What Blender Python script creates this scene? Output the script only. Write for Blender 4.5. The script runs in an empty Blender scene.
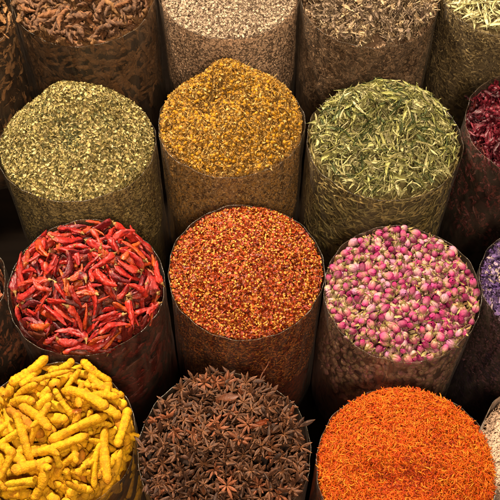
import bpy, math
import numpy as np
from mathutils import Matrix, Vector

rng = np.random.default_rng(11)
PI = math.pi
H = 0.30                     # height of every sack's rim above the table
scene = bpy.context.scene
COL = scene.collection


def srgb(h):
    h = h.lstrip('#')
    c = [int(h[i:i + 2], 16) / 255 for i in (0, 2, 4)]
    return tuple((x / 12.92 if x <= .04045 else ((x + .055) / 1.055) ** 2.4) for x in c) + (1.0,)


# ------------------------------------------------------------------ mesh helpers
def mesh_np(name, V, F, mat, tint=None):
    me = bpy.data.meshes.new(name)
    V = np.asarray(V, np.float32); F = np.asarray(F, np.int32)
    k = F.shape[1]
    me.vertices.add(len(V)); me.vertices.foreach_set('co', V.ravel())
    me.loops.add(F.size); me.loops.foreach_set('vertex_index', F.ravel())
    me.polygons.add(len(F))
    me.polygons.foreach_set('loop_start', np.arange(0, F.size, k, dtype=np.int32))
    me.polygons.foreach_set('loop_total', np.full(len(F), k, np.int32))
    me.polygons.foreach_set('use_smooth', np.ones(len(F), bool))
    if tint is not None:
        a = me.attributes.new('tint', 'FLOAT', 'POINT')
        a.data.foreach_set('value', np.asarray(tint, np.float32))
    me.update(calc_edges=True)
    me.materials.append(mat)
    return me


def link(name, data, parent=None):
    o = bpy.data.objects.new(name, data)
    COL.objects.link(o)
    if parent is not None:
        o.parent = parent
    return o


def tag(o, label=None, cat=None, group=None, kind=None):
    for k, v in (('label', label), ('category', cat), ('group', group), ('kind', kind)):
        if v:
            o[k] = v


def grid_faces(nu, nv, wrap):
    i = np.arange(nu - 1)[:, None]
    j = np.arange(nv if wrap else nv - 1)[None, :]
    j2 = (j + 1) % nv
    f = np.stack([i * nv + j, i * nv + j2, (i + 1) * nv + j2, (i + 1) * nv + j], -1)
    return f.reshape(-1, 4)


def tube(P, R, segs=8, flat=1.0, tint=None):
    """tube along the path P with radii R (n,) or (n,segs); V, F, T"""
    P = np.asarray(P, float); n = len(P)
    R = np.asarray(R, float)
    if R.ndim == 1:
        R = np.repeat(R[:, None], segs, 1)
    T = np.gradient(P, axis=0); T /= np.linalg.norm(T, axis=1, keepdims=True) + 1e-12
    up = np.array([0, 0, 1.0])
    if abs(T[n // 2] @ up) > .9:
        up = np.array([0, 1.0, 0])
    S = np.cross(up, T); S /= np.linalg.norm(S, axis=1, keepdims=True) + 1e-12
    W = np.cross(T, S)
    a = np.linspace(0, 2 * PI, segs, endpoint=False)
    V = P[:, None, :] + R[:, :, None] * (np.cos(a)[None, :, None] * S[:, None, :] + flat * np.sin(a)[None, :, None] * W[:, None, :])
    F = grid_faces(n, segs, True)
    if tint is None:
        tt = np.zeros(n * segs)
    else:
        tt = np.broadcast_to(np.asarray(tint, float).reshape(n, -1), (n, segs)).ravel()
    return V.reshape(-1, 3), F, tt


def sheet(L, W, curl, bend, twist, nu=8, nv=5, shape=.8, crump=0.0, r=None, tint=0.0):
    u = np.linspace(0, 1, nu)[:, None]; v = np.linspace(-1, 1, nv)[None, :]
    w = W * np.clip(np.sin(PI * np.clip(u, .015, .985)) ** shape, .02, 1)
    c = curl if abs(curl) > 1e-3 else 1e-3
    y = w * np.sin(v * c) / c; z = w * (1 - np.cos(v * c)) / c
    ang = twist * (u - .5)
    y, z = y * np.cos(ang) - z * np.sin(ang), y * np.sin(ang) + z * np.cos(ang)
    x = (u - .5) * L + 0 * v
    z = z + bend * L * ((u - .5) * 2) ** 2
    V = np.stack([x, y, z], -1)
    if crump:
        V = V + r.normal(0, crump, V.shape) * np.array([.4, 1, 1])
    return V.reshape(-1, 3), grid_faces(nu, nv, False), np.full(nu * nv, float(tint))


def join(parts):
    Vs, Fs, Ts = [], [], []
    o = 0
    for V, F, T in parts:
        Vs.append(V); Fs.append(F + o); Ts.append(T); o += len(V)
    return np.concatenate(Vs), np.concatenate(Fs), np.concatenate(Ts)


def rot(ax, a):
    return np.array(Matrix.Rotation(a, 3, ax))


def xf(p, M=None, t=(0, 0, 0)):
    V = p[0]
    if M is not None:
        V = V @ np.asarray(M).T
    return V + np.asarray(t), p[1], p[2]


def merge_copies(protos, which, Rm, pos, scl):
    """one mesh out of many small transformed copies"""
    parts = []; o = 0
    for k, (V, F, T) in enumerate(protos):
        idx = np.nonzero(which == k)[0]
        if not len(idx):
            continue
        n = len(idx)
        VV = np.einsum('nij,vj->nvi', Rm[idx], V) * scl[idx][:, None, None] + pos[idx][:, None, :]
        FF = F[None] + (np.arange(n) * len(V))[:, None, None] + o
        parts.append((VV.reshape(-1, 3), FF.reshape(-1, F.shape[1]), np.tile(T, n)))
        o += n * len(V)
    return (np.concatenate([p[0] for p in parts]), np.concatenate([p[1] for p in parts]),
            np.concatenate([p[2] for p in parts]))


# ------------------------------------------------------------------ materials
def new_mat(name):
    m = bpy.data.materials.new(name); m.use_nodes = True
    nt = m.node_tree; nt.nodes.clear()
    return m, nt, nt.nodes, nt.links


def spice_mat(name, cols, src='object', tint=None, rough=.6, spec=.3, nscale=300., dark=.45, bump=.3,
              bscale=500., trans=0.0, patch=None, gain=1.0):
    """colour picked per piece from a ramp, broken up with noise; `tint` colours the vertices marked in the mesh"""
    m, nt, N, L = new_mat(name)
    out = N.new('ShaderNodeOutputMaterial'); b = N.new('ShaderNodeBsdfPrincipled')
    b.inputs['Roughness'].default_value = rough
    b.inputs['Specular IOR Level'].default_value = spec
    if src == 'object':
        rnd = N.new('ShaderNodeObjectInfo').outputs['Random']
    else:
        rnd = N.new('ShaderNodeNewGeometry').outputs['Random Per Island']
    rp = N.new('ShaderNodeValToRGB')
    e = rp.color_ramp.elements
    cols = list(cols) * 2 if len(cols) == 1 else cols
    while len(e) < len(cols):
        e.new(.5)
    for i, c in enumerate(cols):
        e[i].position = i / max(1, len(cols) - 1); e[i].color = srgb(c)
    L.new(rnd, rp.inputs[0])
    col = rp.outputs[0]
    if gain != 1.0:
        gn = N.new('ShaderNodeVectorMath'); gn.operation = 'SCALE'; gn.inputs['Scale'].default_value = gain
        L.new(col, gn.inputs[0]); col = gn.outputs[0]
    tc = N.new('ShaderNodeTexCoord')
    if tint:
        at = N.new('ShaderNodeAttribute'); at.attribute_name = 'tint'
        mx = N.new('ShaderNodeMix'); mx.data_type = 'RGBA'
        L.new(at.outputs['Fac'], mx.inputs[0]); L.new(col, mx.inputs[6]); mx.inputs[7].default_value = srgb(tint)
        col = mx.outputs[2]
    # offset the noise for every piece, so copies of one mesh do not repeat
    ad = N.new('ShaderNodeVectorMath'); ad.operation = 'ADD'
    sc = N.new('ShaderNodeMath'); sc.operation = 'MULTIPLY'; sc.inputs[1].default_value = 37.0
    L.new(rnd, sc.inputs[0]); L.new(tc.outputs['Object'], ad.inputs[0]); L.new(sc.outputs[0], ad.inputs[1])
    nz = N.new('ShaderNodeTexNoise'); nz.inputs['Scale'].default_value = nscale; nz.inputs['Detail'].default_value = 4
    L.new(ad.outputs[0], nz.inputs['Vector'])
    if patch:
        pr = N.new('ShaderNodeValToRGB'); pr.color_ramp.elements[0].position = .52; pr.color_ramp.elements[1].position = .70
        n2 = N.new('ShaderNodeTexNoise'); n2.inputs['Scale'].default_value = patch[1]; n2.inputs['Detail'].default_value = 3
        L.new(ad.outputs[0], n2.inputs['Vector']); L.new(n2.outputs[0], pr.inputs[0])
        mp = N.new('ShaderNodeMix'); mp.data_type = 'RGBA'
        L.new(pr.outputs[0], mp.inputs[0]); L.new(col, mp.inputs[6]); mp.inputs[7].default_value = srgb(patch[0])
        col = mp.outputs[2]
    mr = N.new('ShaderNodeMapRange'); mr.inputs[1].default_value = .3; mr.inputs[2].default_value = .7
    mr.inputs[3].default_value = 1 - dark; mr.inputs[4].default_value = 1.12
    L.new(nz.outputs[0], mr.inputs[0])
    mu = N.new('ShaderNodeVectorMath'); mu.operation = 'SCALE'
    L.new(col, mu.inputs[0]); L.new(mr.outputs[0], mu.inputs['Scale'])
    L.new(mu.outputs[0], b.inputs['Base Color'])
    if bump:
        nb = N.new('ShaderNodeTexNoise'); nb.inputs['Scale'].default_value = bscale; nb.inputs['Detail'].default_value = 3
        L.new(ad.outputs[0], nb.inputs['Vector'])
        bp = N.new('ShaderNodeBump'); bp.inputs['Strength'].default_value = bump; bp.inputs['Distance'].default_value = .002
        L.new(nb.outputs[0], bp.inputs['Height']); L.new(bp.outputs[0], b.inputs['Normal'])
    if trans:
        tr = N.new('ShaderNodeBsdfTranslucent'); L.new(mu.outputs[0], tr.inputs[0])
        ms = N.new('ShaderNodeMixShader'); ms.inputs[0].default_value = trans
        L.new(b.outputs[0], ms.inputs[1]); L.new(tr.outputs[0], ms.inputs[2]); L.new(ms.outputs[0], out.inputs[0])
    else:
        L.new(b.outputs[0], out.inputs[0])
    return m


def film_mat(name, haze=.05, gloss=.9, tint=(.93, .90, .86), hazecol=(.55, .42, .30)):
    m, nt, N, L = new_mat(name)
    out = N.new('ShaderNodeOutputMaterial')
    tr = N.new('ShaderNodeBsdfTransparent'); tr.inputs[0].default_value = (*tint, 1)
    gl = N.new('ShaderNodeBsdfGlossy'); gl.inputs['Roughness'].default_value = .22
    gl.inputs[0].default_value = (gloss, gloss, gloss, 1)
    df = N.new('ShaderNodeBsdfDiffuse'); df.inputs[0].default_value = (*hazecol, 1)
    tc = N.new('ShaderNodeTexCoord'); mp = N.new('ShaderNodeMapping'); mp.inputs['Scale'].default_value = (1, 1, .28)
    L.new(tc.outputs['Object'], mp.inputs[0])
    nz = N.new('ShaderNodeTexNoise'); nz.inputs['Scale'].default_value = 45; nz.inputs['Detail'].default_value = 4
    nz.inputs['Distortion'].default_value = 1.2
    L.new(mp.outputs[0], nz.inputs['Vector'])
    bp = N.new('ShaderNodeBump'); bp.inputs['Strength'].default_value = .8; bp.inputs['Distance'].default_value = .008
    L.new(nz.outputs[0], bp.inputs['Height']); L.new(bp.outputs[0], gl.inputs['Normal'])
    fr = N.new('ShaderNodeLayerWeight'); fr.inputs['Blend'].default_value = .5      # Schlick reflectance, the same from both sides of a thin film
    L.new(bp.outputs[0], fr.inputs['Normal'])
    pw = N.new('ShaderNodeMath'); pw.operation = 'POWER'; pw.inputs[1].default_value = 4.5; L.new(fr.outputs['Facing'], pw.inputs[0])
    fa = N.new('ShaderNodeMath'); fa.operation = 'MULTIPLY_ADD'; fa.inputs[1].default_value = .8; fa.inputs[2].default_value = .14
    L.new(pw.outputs[0], fa.inputs[0])
    m1 = N.new('ShaderNodeMixShader'); L.new(fa.outputs[0], m1.inputs[0]); L.new(tr.outputs[0], m1.inputs[1]); L.new(gl.outputs[0], m1.inputs[2])
    mr = N.new('ShaderNodeMapRange'); mr.inputs[1].default_value = .35; mr.inputs[2].default_value = .75
    mr.inputs[3].default_value = haze * .3; mr.inputs[4].default_value = haze * 2
    L.new(nz.outputs[0], mr.inputs[0])
    m2 = N.new('ShaderNodeMixShader'); L.new(mr.outputs[0], m2.inputs[0]); L.new(m1.outputs[0], m2.inputs[1]); L.new(df.outputs[0], m2.inputs[2])
    L.new(m2.outputs[0], out.inputs[0])
    return m


FILM = film_mat('clear_film', haze=.035)
MILKY = film_mat('milky_film', haze=.42, hazecol=(.62, .47, .38))
RIM = film_mat('film_edge', haze=.05, gloss=.22, hazecol=(.45, .33, .22))


# ------------------------------------------------------------------ heaps
class Heap:
    """shape of the contents of one sack; local origin = centre of the rim plane"""
    def __init__(s, x, y, R, h0, p=1.6, peak=(0, 0), dents=(), rough=.005, drop=.003, lip=.003, top=H, tilt=0.0):
        s.lip = lip; s.top = top; s.tilt = tilt
        s.x, s.y, s.R, s.h0, s.p, s.peak, s.dents, s.rough, s.drop = x, y, R, h0, p, peak, dents, rough, drop
        s.ph = rng.uniform(0, 6.28, 8); s.fr = rng.uniform(25, 75, 8); s.an = rng.uniform(0, 6.28, 8)

    def h(s, x, y):
        r0 = np.sqrt(x * x + y * y) / s.R
        px, py = s.peak[0] * (1 - np.clip(r0, 0, 1)), s.peak[1] * (1 - np.clip(r0, 0, 1))
        r = np.clip(np.sqrt((x - px) ** 2 + (y - py) ** 2) / s.R, 0, 1.2)
        z = s.h0 * (1 - r ** s.p) - s.drop - s.tilt * y
        fade = np.clip(1.15 - r0, 0, 1)
        for a, f, q in zip(s.ph, s.fr, s.an):
            z = z + s.rough * .35 * fade * np.sin((x * np.cos(q) + y * np.sin(q)) * f * 1.5 + a)
        for dx, dy, sg, d in s.dents:
            z = z - d * np.exp(-((x - dx) ** 2 + (y - dy) ** 2) / (2 * sg * sg))
        return z

    def nrm(s, x, y):
        e = .002
        gx = (s.h(x + e, y) - s.h(x - e, y)) / (2 * e); gy = (s.h(x, y + e) - s.h(x, y - e)) / (2 * e)
        n = np.stack([-gx, -gy, np.ones_like(gx)], -1)
        return n / np.linalg.norm(n, axis=-1, keepdims=True)

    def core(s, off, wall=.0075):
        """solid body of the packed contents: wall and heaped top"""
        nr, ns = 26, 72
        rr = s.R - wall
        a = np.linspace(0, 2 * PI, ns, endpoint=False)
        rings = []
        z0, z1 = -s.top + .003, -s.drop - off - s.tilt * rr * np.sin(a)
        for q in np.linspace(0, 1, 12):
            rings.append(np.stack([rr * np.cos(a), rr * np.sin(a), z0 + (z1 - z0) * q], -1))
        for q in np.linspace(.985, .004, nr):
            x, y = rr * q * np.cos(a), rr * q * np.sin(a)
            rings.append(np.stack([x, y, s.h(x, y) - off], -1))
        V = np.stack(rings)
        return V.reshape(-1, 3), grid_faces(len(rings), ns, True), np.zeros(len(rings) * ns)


def dented(hp, pos, gain=1.0):
    """how deep a point lies in one of the hollows dug in the heap, 0 to 1"""
    w = np.zeros(len(pos))
    for dx, dy, sg, d in hp.dents:
        w = np.maximum(w, np.exp(-((pos[:, 0] - dx) ** 2 + (pos[:, 1] - dy) ** 2) / (2 * sg * sg)) * min(1, d / .012))
    return np.clip(w * gain, 0, 1)


def frames(nz, yaw, tilt_x, tilt_y):
    """rotation matrices: z along nz, spun by yaw, then tipped"""
    n = len(nz)
    ref = np.where(np.abs(nz[:, :1]) > .9, np.array([[0, 1.0, 0]]), np.array([[1.0, 0, 0]]))
    X = ref - (ref * nz).sum(1, keepdims=True) * nz; X /= np.linalg.norm(X, axis=1, keepdims=True)
    Y = np.cross(nz, X)
    B = np.stack([X, Y, nz], -1)
    c, s = np.cos(yaw), np.sin(yaw); z0 = np.zeros(n); o1 = np.ones(n)
    Rz = np.stack([np.stack([c, -s, z0], -1), np.stack([s, c, z0], -1), np.stack([z0, z0, o1], -1)], 1)
    c, s = np.cos(tilt_y), np.sin(tilt_y)
    Ry = np.stack([np.stack([c, z0, s], -1), np.stack([z0, o1, z0], -1), np.stack([-s, z0, c], -1)], 1)
    c, s = np.cos(tilt_x), np.sin(tilt_x)
    Rx = np.stack([np.stack([o1, z0, z0], -1), np.stack([z0, c, -s], -1), np.stack([z0, s, c], -1)], 1)
    return B @ Rz @ Ry @ Rx


def scatter_top(hp, n, rin=.004, up=(-.002, .003), tilt=.5, roll=None):
    r = (hp.R - rin) * np.sqrt(rng.uniform(0, 1, n)); a = rng.uniform(0, 2 * PI, n)
    x, y = r * np.cos(a), r * np.sin(a)
    nz = hp.nrm(x, y)
    M = frames(nz, rng.uniform(0, 6.283, n), rng.normal(0, tilt if roll is None else roll, n), rng.normal(0, tilt, n))
    pos = np.stack([x, y, hp.h(x, y)], -1) + nz * rng.uniform(*up, n)[:, None]
    q = np.hypot(pos[:, 0], pos[:, 1]); lim = hp.R - rin
    k = np.where(q > lim, lim / np.maximum(q, 1e-6), 1); pos[:, :2] *= k[:, None]
    return M, pos


def scatter_side(hp, n, rin=.003, depth=.17, tilt=.12, arc=2.2):
    a = rng.uniform(-PI / 2 - arc, -PI / 2 + arc, n)
    z = -hp.drop - depth * rng.uniform(0, 1, n) ** 1.15
    nz = np.stack([np.cos(a), np.sin(a), 0 * a], -1)
    M = frames(nz, rng.uniform(0, 6.283, n), rng.normal(0, tilt, n), rng.normal(0, tilt, n))
    pos = nz * (hp.R - rin - rng.uniform(0, .003, n)[:, None]); pos[:, 2] = z - hp.tilt * pos[:, 1]
    return M, pos


def pack(hp, n, half, rad, drop, sink=.35, M=14, maxs=.8, over=.0, edge=.003, stop=True, jit=.1):
    """drop long pieces one by one onto a height field; each comes to rest across the pieces below it"""
    R = hp.R; G = 150
    g = np.linspace(-R, R, G); X, Y = np.meshgrid(g, g, indexing='ij'); st = g[1] - g[0]
    tgt = hp.h(X, Y); hf = tgt - drop
    res = []; bad = 0
    ix = lambda v: np.clip(((v + R) / st + .5).astype(int), 0, G - 1)
    s = np.linspace(-1, 1, 7)
    for i in range(n):
        hl, rd = half[i], rad[i]
        best = None
        for _ in range(M):
            q = (R - edge - rd) * math.sqrt(rng.uniform()); a = rng.uniform(0, 6.283)
            cx, cy = q * math.cos(a), q * math.sin(a)
            for _t in range(8):
                yaw = rng.uniform(0, PI * 2); dx, dy = math.cos(yaw), math.sin(yaw)
                if max(math.hypot(cx + dx * hl, cy + dy * hl), math.hypot(cx - dx * hl, cy - dy * hl)) < R - edge - rd * .8:
                    break
            else:
                continue
            hk = None
            for o in (-.6, 0, .6):
                v = hf[ix(cx + dx * s * hl - dy * o * rd), ix(cy + dy * s * hl + dx * o * rd)]
                hk = v if hk is None else np.maximum(hk, v)
            sc = hk.mean() - hp.h(np.array(cx), np.array(cy))
            if best is None or sc < best[0]:
                best = (sc, cx, cy, yaw, hk)
        if best is None:
            continue
        sc, cx, cy, yaw, hk = best
        if stop and sc > over:
            bad += 1
            if bad > 12:
                break
            continue
        b = float(np.clip(np.polyfit(s * hl, hk, 1)[0], -maxs, maxs)) if hl > 1e-4 else 0.
        b += rng.normal(0, jit)
        a0 = np.sort(hk - b * s * hl)[-3] - sink * rd
        z = a0 + rd
        dx, dy = math.cos(yaw), math.sin(yaw)
        rxy = hl + rd
        i0, i1 = ix(np.array(cx - rxy)), ix(np.array(cx + rxy)) + 1
        j0, j1 = ix(np.array(cy - rxy)), ix(np.array(cy + rxy)) + 1
        xx, yy = X[i0:i1, j0:j1] - cx, Y[i0:i1, j0:j1] - cy
        al = xx * dx + yy * dy; pe = -xx * dy + yy * dx
        ex = np.maximum(np.abs(al) - hl, 0); d2 = pe ** 2 + ex ** 2
        zz = z + b * np.clip(al, -hl, hl) + np.sqrt(np.clip(rd * rd - d2, 0, None))
        sub = hf[i0:i1, j0:j1]
        hf[i0:i1, j0:j1] = np.where(d2 < rd * rd, np.maximum(sub, zz), sub)
        res.append((i, cx, cy, z, yaw, b))
    return res


def pose(res, roll='any', flip=True):
    Ms, P, idx = [], [], []
    for i, cx, cy, z, yaw, b in res:
        x = np.array([math.cos(yaw), math.sin(yaw), b]); x /= np.linalg.norm(x)
        up = np.array([0, 0, 1.0]); zz = up - (up @ x) * x; zz /= np.linalg.norm(zz); yy = np.cross(zz, x)
        B = np.stack([x, yy, zz], -1)
        a = rng.uniform(0, 6.283) if roll == 'any' else rng.normal(0, roll)
        Ms.append(B @ rot('X', a)); P.append((cx, cy, z)); idx.append(i)
    return np.array(Ms), np.array(P), np.array(idx)


def place(proto_objs, which, Rm, pos, scl, hp):
    """proto_objs: list of lists [thing, child, ...]; the first use of each is the thing itself, then copies"""
    used = [False] * len(proto_objs); outs = []
    for w, M, p, s in zip(which, Rm, pos, scl):
        src = proto_objs[w]
        if not used[w]:
            o = src[0]; used[w] = True
        else:
            o = src[0].copy(); COL.objects.link(o)
            for ch in src[1:]:
                c = ch.copy(); COL.objects.link(c); c.parent = o
        T = Matrix.Translation((hp.x + p[0], hp.y + p[1], hp.top + p[2])) @ Matrix([list(map(float, r)) for r in M]).to_4x4()
        o.matrix_basis = T @ Matrix.Scale(float(s), 4)
        outs.append(o)
    for w, u in enumerate(used):
        if not u:
            for q in reversed(proto_objs[w]):
                bpy.data.objects.remove(q)
    return outs


# ------------------------------------------------------------------ sacks
def sack(hp, label, wob=.8, film=None):
    lip = hp.lip
    e = link('spice_sack', None)
    e.location = (hp.x, hp.y, 0); e.empty_display_size = .05
    tag(e, label, 'sack', 'clear plastic sacks of spices standing in rows')
    ns, nz = 120, 40
    a = np.linspace(0, 2 * PI, ns, endpoint=False)
    ph = rng.uniform(0, 6.28, 6)
    zs = np.linspace(0.002, 1, nz)
    top = hp.top + lip - hp.tilt * hp.R * np.sin(a) + wob * (.0018 * np.sin(2 * a + ph[0]) + .0012 * np.sin(5 * a + ph[1]) + .0006 * np.sin(11 * a + ph[2]))
    V = np.zeros((nz, ns, 3))
    for i, z in enumerate(zs):
        zz = z * top
        rr = hp.R - .0005 + .0010 * np.sin(3 * a + ph[1] + 2 * z) + .0006 * np.sin(7 * a + ph[3] + 5 * z) + .0005 * np.sin(13 * a - 9 * z + ph[4]) \
            + .0005 * np.sin(23 * a + 14 * z + ph[5]) - .003 * max(0, .12 - z) / .12
        V[i] = np.stack([rr * np.cos(a), rr * np.sin(a), zz], -1)
    f = link('plastic_film', mesh_np('plastic_film', V.reshape(-1, 3), grid_faces(nz, ns, True), film or FILM), e)
    P = np.concatenate([V[-1], V[-1][:1]])
    t = np.roll(P[:-1], -1, 0) - np.roll(P[:-1], 1, 0); t /= np.linalg.norm(t, axis=1, keepdims=True)
    rad = P[:-1] * np.array([1, 1, 0]); rad /= np.linalg.norm(rad, axis=1, keepdims=True)
    u = np.array([0, 0, 1.0])
    k = np.linspace(0, 2 * PI, 6, endpoint=False)
    th = .00045
    W = P[:-1, None, :] + th * (np.cos(k)[None, :, None] * rad[:, None, :] + np.sin(k)[None, :, None] * u)
    F = grid_faces(ns, 6, True)
    last = np.stack([np.stack([(ns - 1) * 6 + j, (ns - 1) * 6 + (j + 1) % 6, (j + 1) % 6, j]) for j in range(6)])
    r = link('rolled_rim', mesh_np('rolled_rim', W.reshape(-1, 3), np.concatenate([F, last]), RIM), e)
    return e


def stuff(name, hp, parts, mats, label, cat):
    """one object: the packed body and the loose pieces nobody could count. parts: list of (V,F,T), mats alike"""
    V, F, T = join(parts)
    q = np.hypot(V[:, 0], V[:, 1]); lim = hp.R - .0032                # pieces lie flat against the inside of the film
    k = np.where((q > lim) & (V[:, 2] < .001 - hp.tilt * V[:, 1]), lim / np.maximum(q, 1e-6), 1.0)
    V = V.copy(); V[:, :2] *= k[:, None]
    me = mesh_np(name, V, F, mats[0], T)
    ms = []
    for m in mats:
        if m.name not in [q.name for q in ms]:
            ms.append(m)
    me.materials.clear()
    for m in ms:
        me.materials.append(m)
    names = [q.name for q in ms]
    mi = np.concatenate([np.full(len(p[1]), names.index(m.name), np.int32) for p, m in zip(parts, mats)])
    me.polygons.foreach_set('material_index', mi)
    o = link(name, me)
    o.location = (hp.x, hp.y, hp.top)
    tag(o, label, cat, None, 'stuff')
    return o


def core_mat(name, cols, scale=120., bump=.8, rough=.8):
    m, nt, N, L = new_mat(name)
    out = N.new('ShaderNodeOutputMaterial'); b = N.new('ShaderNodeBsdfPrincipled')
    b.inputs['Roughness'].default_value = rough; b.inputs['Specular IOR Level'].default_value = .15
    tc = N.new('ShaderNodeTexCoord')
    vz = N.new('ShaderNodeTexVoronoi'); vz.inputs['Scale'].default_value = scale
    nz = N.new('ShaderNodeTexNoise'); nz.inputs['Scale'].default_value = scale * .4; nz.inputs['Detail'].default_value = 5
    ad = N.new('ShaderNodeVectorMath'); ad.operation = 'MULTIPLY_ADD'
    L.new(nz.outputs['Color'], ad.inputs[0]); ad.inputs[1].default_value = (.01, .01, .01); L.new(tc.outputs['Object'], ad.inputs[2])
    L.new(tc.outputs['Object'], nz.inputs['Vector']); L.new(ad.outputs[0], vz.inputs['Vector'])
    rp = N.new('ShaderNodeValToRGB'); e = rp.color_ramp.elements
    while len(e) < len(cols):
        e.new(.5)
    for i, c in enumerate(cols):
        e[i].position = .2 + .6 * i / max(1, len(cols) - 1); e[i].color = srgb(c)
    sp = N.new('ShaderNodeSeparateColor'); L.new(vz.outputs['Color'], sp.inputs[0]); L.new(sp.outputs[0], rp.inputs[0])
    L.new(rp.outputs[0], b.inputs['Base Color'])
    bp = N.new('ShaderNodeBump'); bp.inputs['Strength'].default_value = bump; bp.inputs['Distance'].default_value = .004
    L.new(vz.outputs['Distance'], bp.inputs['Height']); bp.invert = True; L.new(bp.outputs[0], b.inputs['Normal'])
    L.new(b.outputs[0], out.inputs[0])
    return m


# ================================================================== the pieces
def chilli(r):
    n, sg = 26, 18
    L = r.uniform(.040, .055); W = r.uniform(.0050, .0068)
    s = np.linspace(0, 1, n); x = (s - .5) * L
    b1, b2 = r.uniform(-.16, .16), r.uniform(-.05, .05)
    y = b1 * L * (4 * (s - .5) ** 2) + b2 * L * np.sin(s * 5 + r.uniform(0, 6)); z = r.uniform(-.07, .07) * L * np.sin(s * 4 + r.uniform(0, 6))
    w = W * np.clip(s / .1, .12, 1) ** .5 * np.clip((1.01 - s) / .42, 0, 1) ** .55
    w *= 1 + .1 * np.sin(s * r.uniform(9, 16) + r.uniform(0, 6))
    a = np.linspace(0, 2 * PI, sg, endpoint=False)
    p0, p1, p2 = r.uniform(0, 6, 3)
    R = w[:, None] * (1 + .22 * np.sin(2 * a[None] + p0 + 3 * s[:, None]) + .14 * np.sin(3 * a[None] + p1 - 6 * s[:, None])
                      - .30 * np.abs(np.sin(2.5 * a[None] + p2 + 4 * np.sin(7 * s[:, None] + p0))) ** 6 + .08 * np.sin(21 * s[:, None] + 3 * np.sin(a[None] + p1))
                      + r.normal(0, .05, (n, sg)))
    t = np.clip((.12 - s) / .12, 0, 1) * .6
    body = tube(np.stack([x, y, z], -1), R, sg, flat=r.uniform(.42, .75), tint=t)
    k = np.linspace(0, 1, 7); l = r.uniform(.004, .009)
    bx = x[0] + .0015 - k * l; by = y[0] + (y[0] - y[2]) * 3 * k + r.uniform(-.002, .002) * k ** 2; bz = z[0] + r.uniform(-.003, .003) * k ** 2
    st = tube(np.stack([bx, by, bz], -1), np.array([.0028, .0031, .0019, .0012, .001, .0011, .0004]), 7)
    return body, st


def turmeric(r):
    n, sg = 34, 14
    L = r.uniform(.052, .078); W = r.uniform(.0058, .0078)
    s = np.linspace(0, 1, n); x = (s - .5) * L
    y = r.uniform(-.13, .13) * L * 4 * (s - .5) ** 2 + r.uniform(-.03, .03) * L * np.sin(s * 6 + r.uniform(0, 6))
    z = r.uniform(-.06, .06) * L * np.sin(s * 4 + r.uniform(0, 6))
    w = W * (np.clip(s / .09, .02, 1) ** .45) * (np.clip((1.003 - s) / .13, .0, 1) ** .5) * r.uniform(.85, 1, 1)
    w = w * (1 + r.uniform(-.25, .25) * (s - .5))
    nk = r.uniform(30, 44); w = w * (1 - .11 * np.abs(np.sin(s * nk * .5)) ** .0 * (np.abs(np.sin(s * nk * .5)) < .22) + .03 * np.sin(s * 70)) * (1 + .09 * np.sin(s * r.uniform(5, 12) + r.uniform(0, 6)))
    a = np.linspace(0, 2 * PI, sg, endpoint=False)
    p0, p1 = r.uniform(0, 6, 2)
    R = w[:, None] * (1 + .07 * np.sin(2 * a[None] + p0 + 4 * s[:, None]) + .05 * np.sin(3 * a[None] + p1 - 7 * s[:, None]) + r.normal(0, .035, (n, sg)))
    ring = (np.abs(np.sin(s * nk * .5)) < .16) * .45 + np.clip((s - .95) / .05, 0, 1) * .9 + np.clip((.05 - s) / .05, 0, 1) * .9
    parts = [tube(np.stack([x, y, z], -1), R, sg, flat=.92, tint=np.clip(ring, 0, 1))]
    if r.uniform() < .35:                              # a knobbly side shoot
        q = r.uniform(.3, .7); i = int(q * n); k = np.linspace(0, 1, 9); d = r.choice([-1, 1])
        l = r.uniform(.012, .02)
        P = np.stack([x[i] + k * l * .6, y[i] + d * k * l, z[i] + 0 * k], -1)
        parts.append(tube(P, W * .72 * np.array([1, 1, 1, .98, .95, .88, .72, .45, .02]), 10, tint=np.clip((k - .9) * 8, 0, 1)))
    return join(parts)


def anise(r, carp=8):
    parts = []
    off = r.uniform(0, 6); R0 = r.uniform(.0130, .0160)
    drop_k = set(r.choice(carp, r.integers(0, 3), replace=False).tolist()) if carp > 3 else set()
    for k in range(carp):
        if k in drop_k:
            continue
        n, sg = 10, 10
        u = np.linspace(0, 1, n); L = R0 * r.uniform(.7, 1.08)
        x = .0012 + u * L; z = .0015 * np.sin(u * 3) + r.uniform(-.002, .003) * u + .003 * u ** 3
        w = np.interp(u, [0, .2, .5, .75, .9, 1], [.28, .7, 1, .72, .32, .02]) * r.uniform(.0014, .0021)
        a = np.linspace(0, 2 * PI, sg, endpoint=False)
        up = np.clip(np.sin(a), 0, 1) ** 6                       # the seam on top, split open
        gv = np.interp(u, [0, .15, .5, .85, 1], [0, .5, r.uniform(.7, 1.05), .7, 0])
        Rr = w[:, None] * (1 - gv[:, None] * up[None] * .9) * (1 + r.normal(0, .06, (n, sg)))
        t = np.clip(np.sin(a), 0, 1)[None] ** 3 * (1 - up[None] * gv[:, None] * 1.8) * np.interp(u, [0, .2, .9, 1], [.5, 1, 1, 1.2])[:, None]
        y = r.uniform(-.001, .001) * u
        p = tube(np.stack([x, y, z], -1), Rr, sg, flat=1.6, tint=np.clip(t, 0, 1))
        parts.append(xf(p, rot('Z', off + k * 2 * PI / carp + r.normal(0, .08)) @ rot('Y', r.normal(-.1, .16))))
    if carp > 3 and r.uniform() < .6:                              # the stalk
        k = np.linspace(0, 1, 6)
        parts.append(tube(np.stack([.003 * k ** 2, .002 * k, -.001 - .01 * k], -1), np.full(6, .0009), 6))
    return join(parts)


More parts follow.
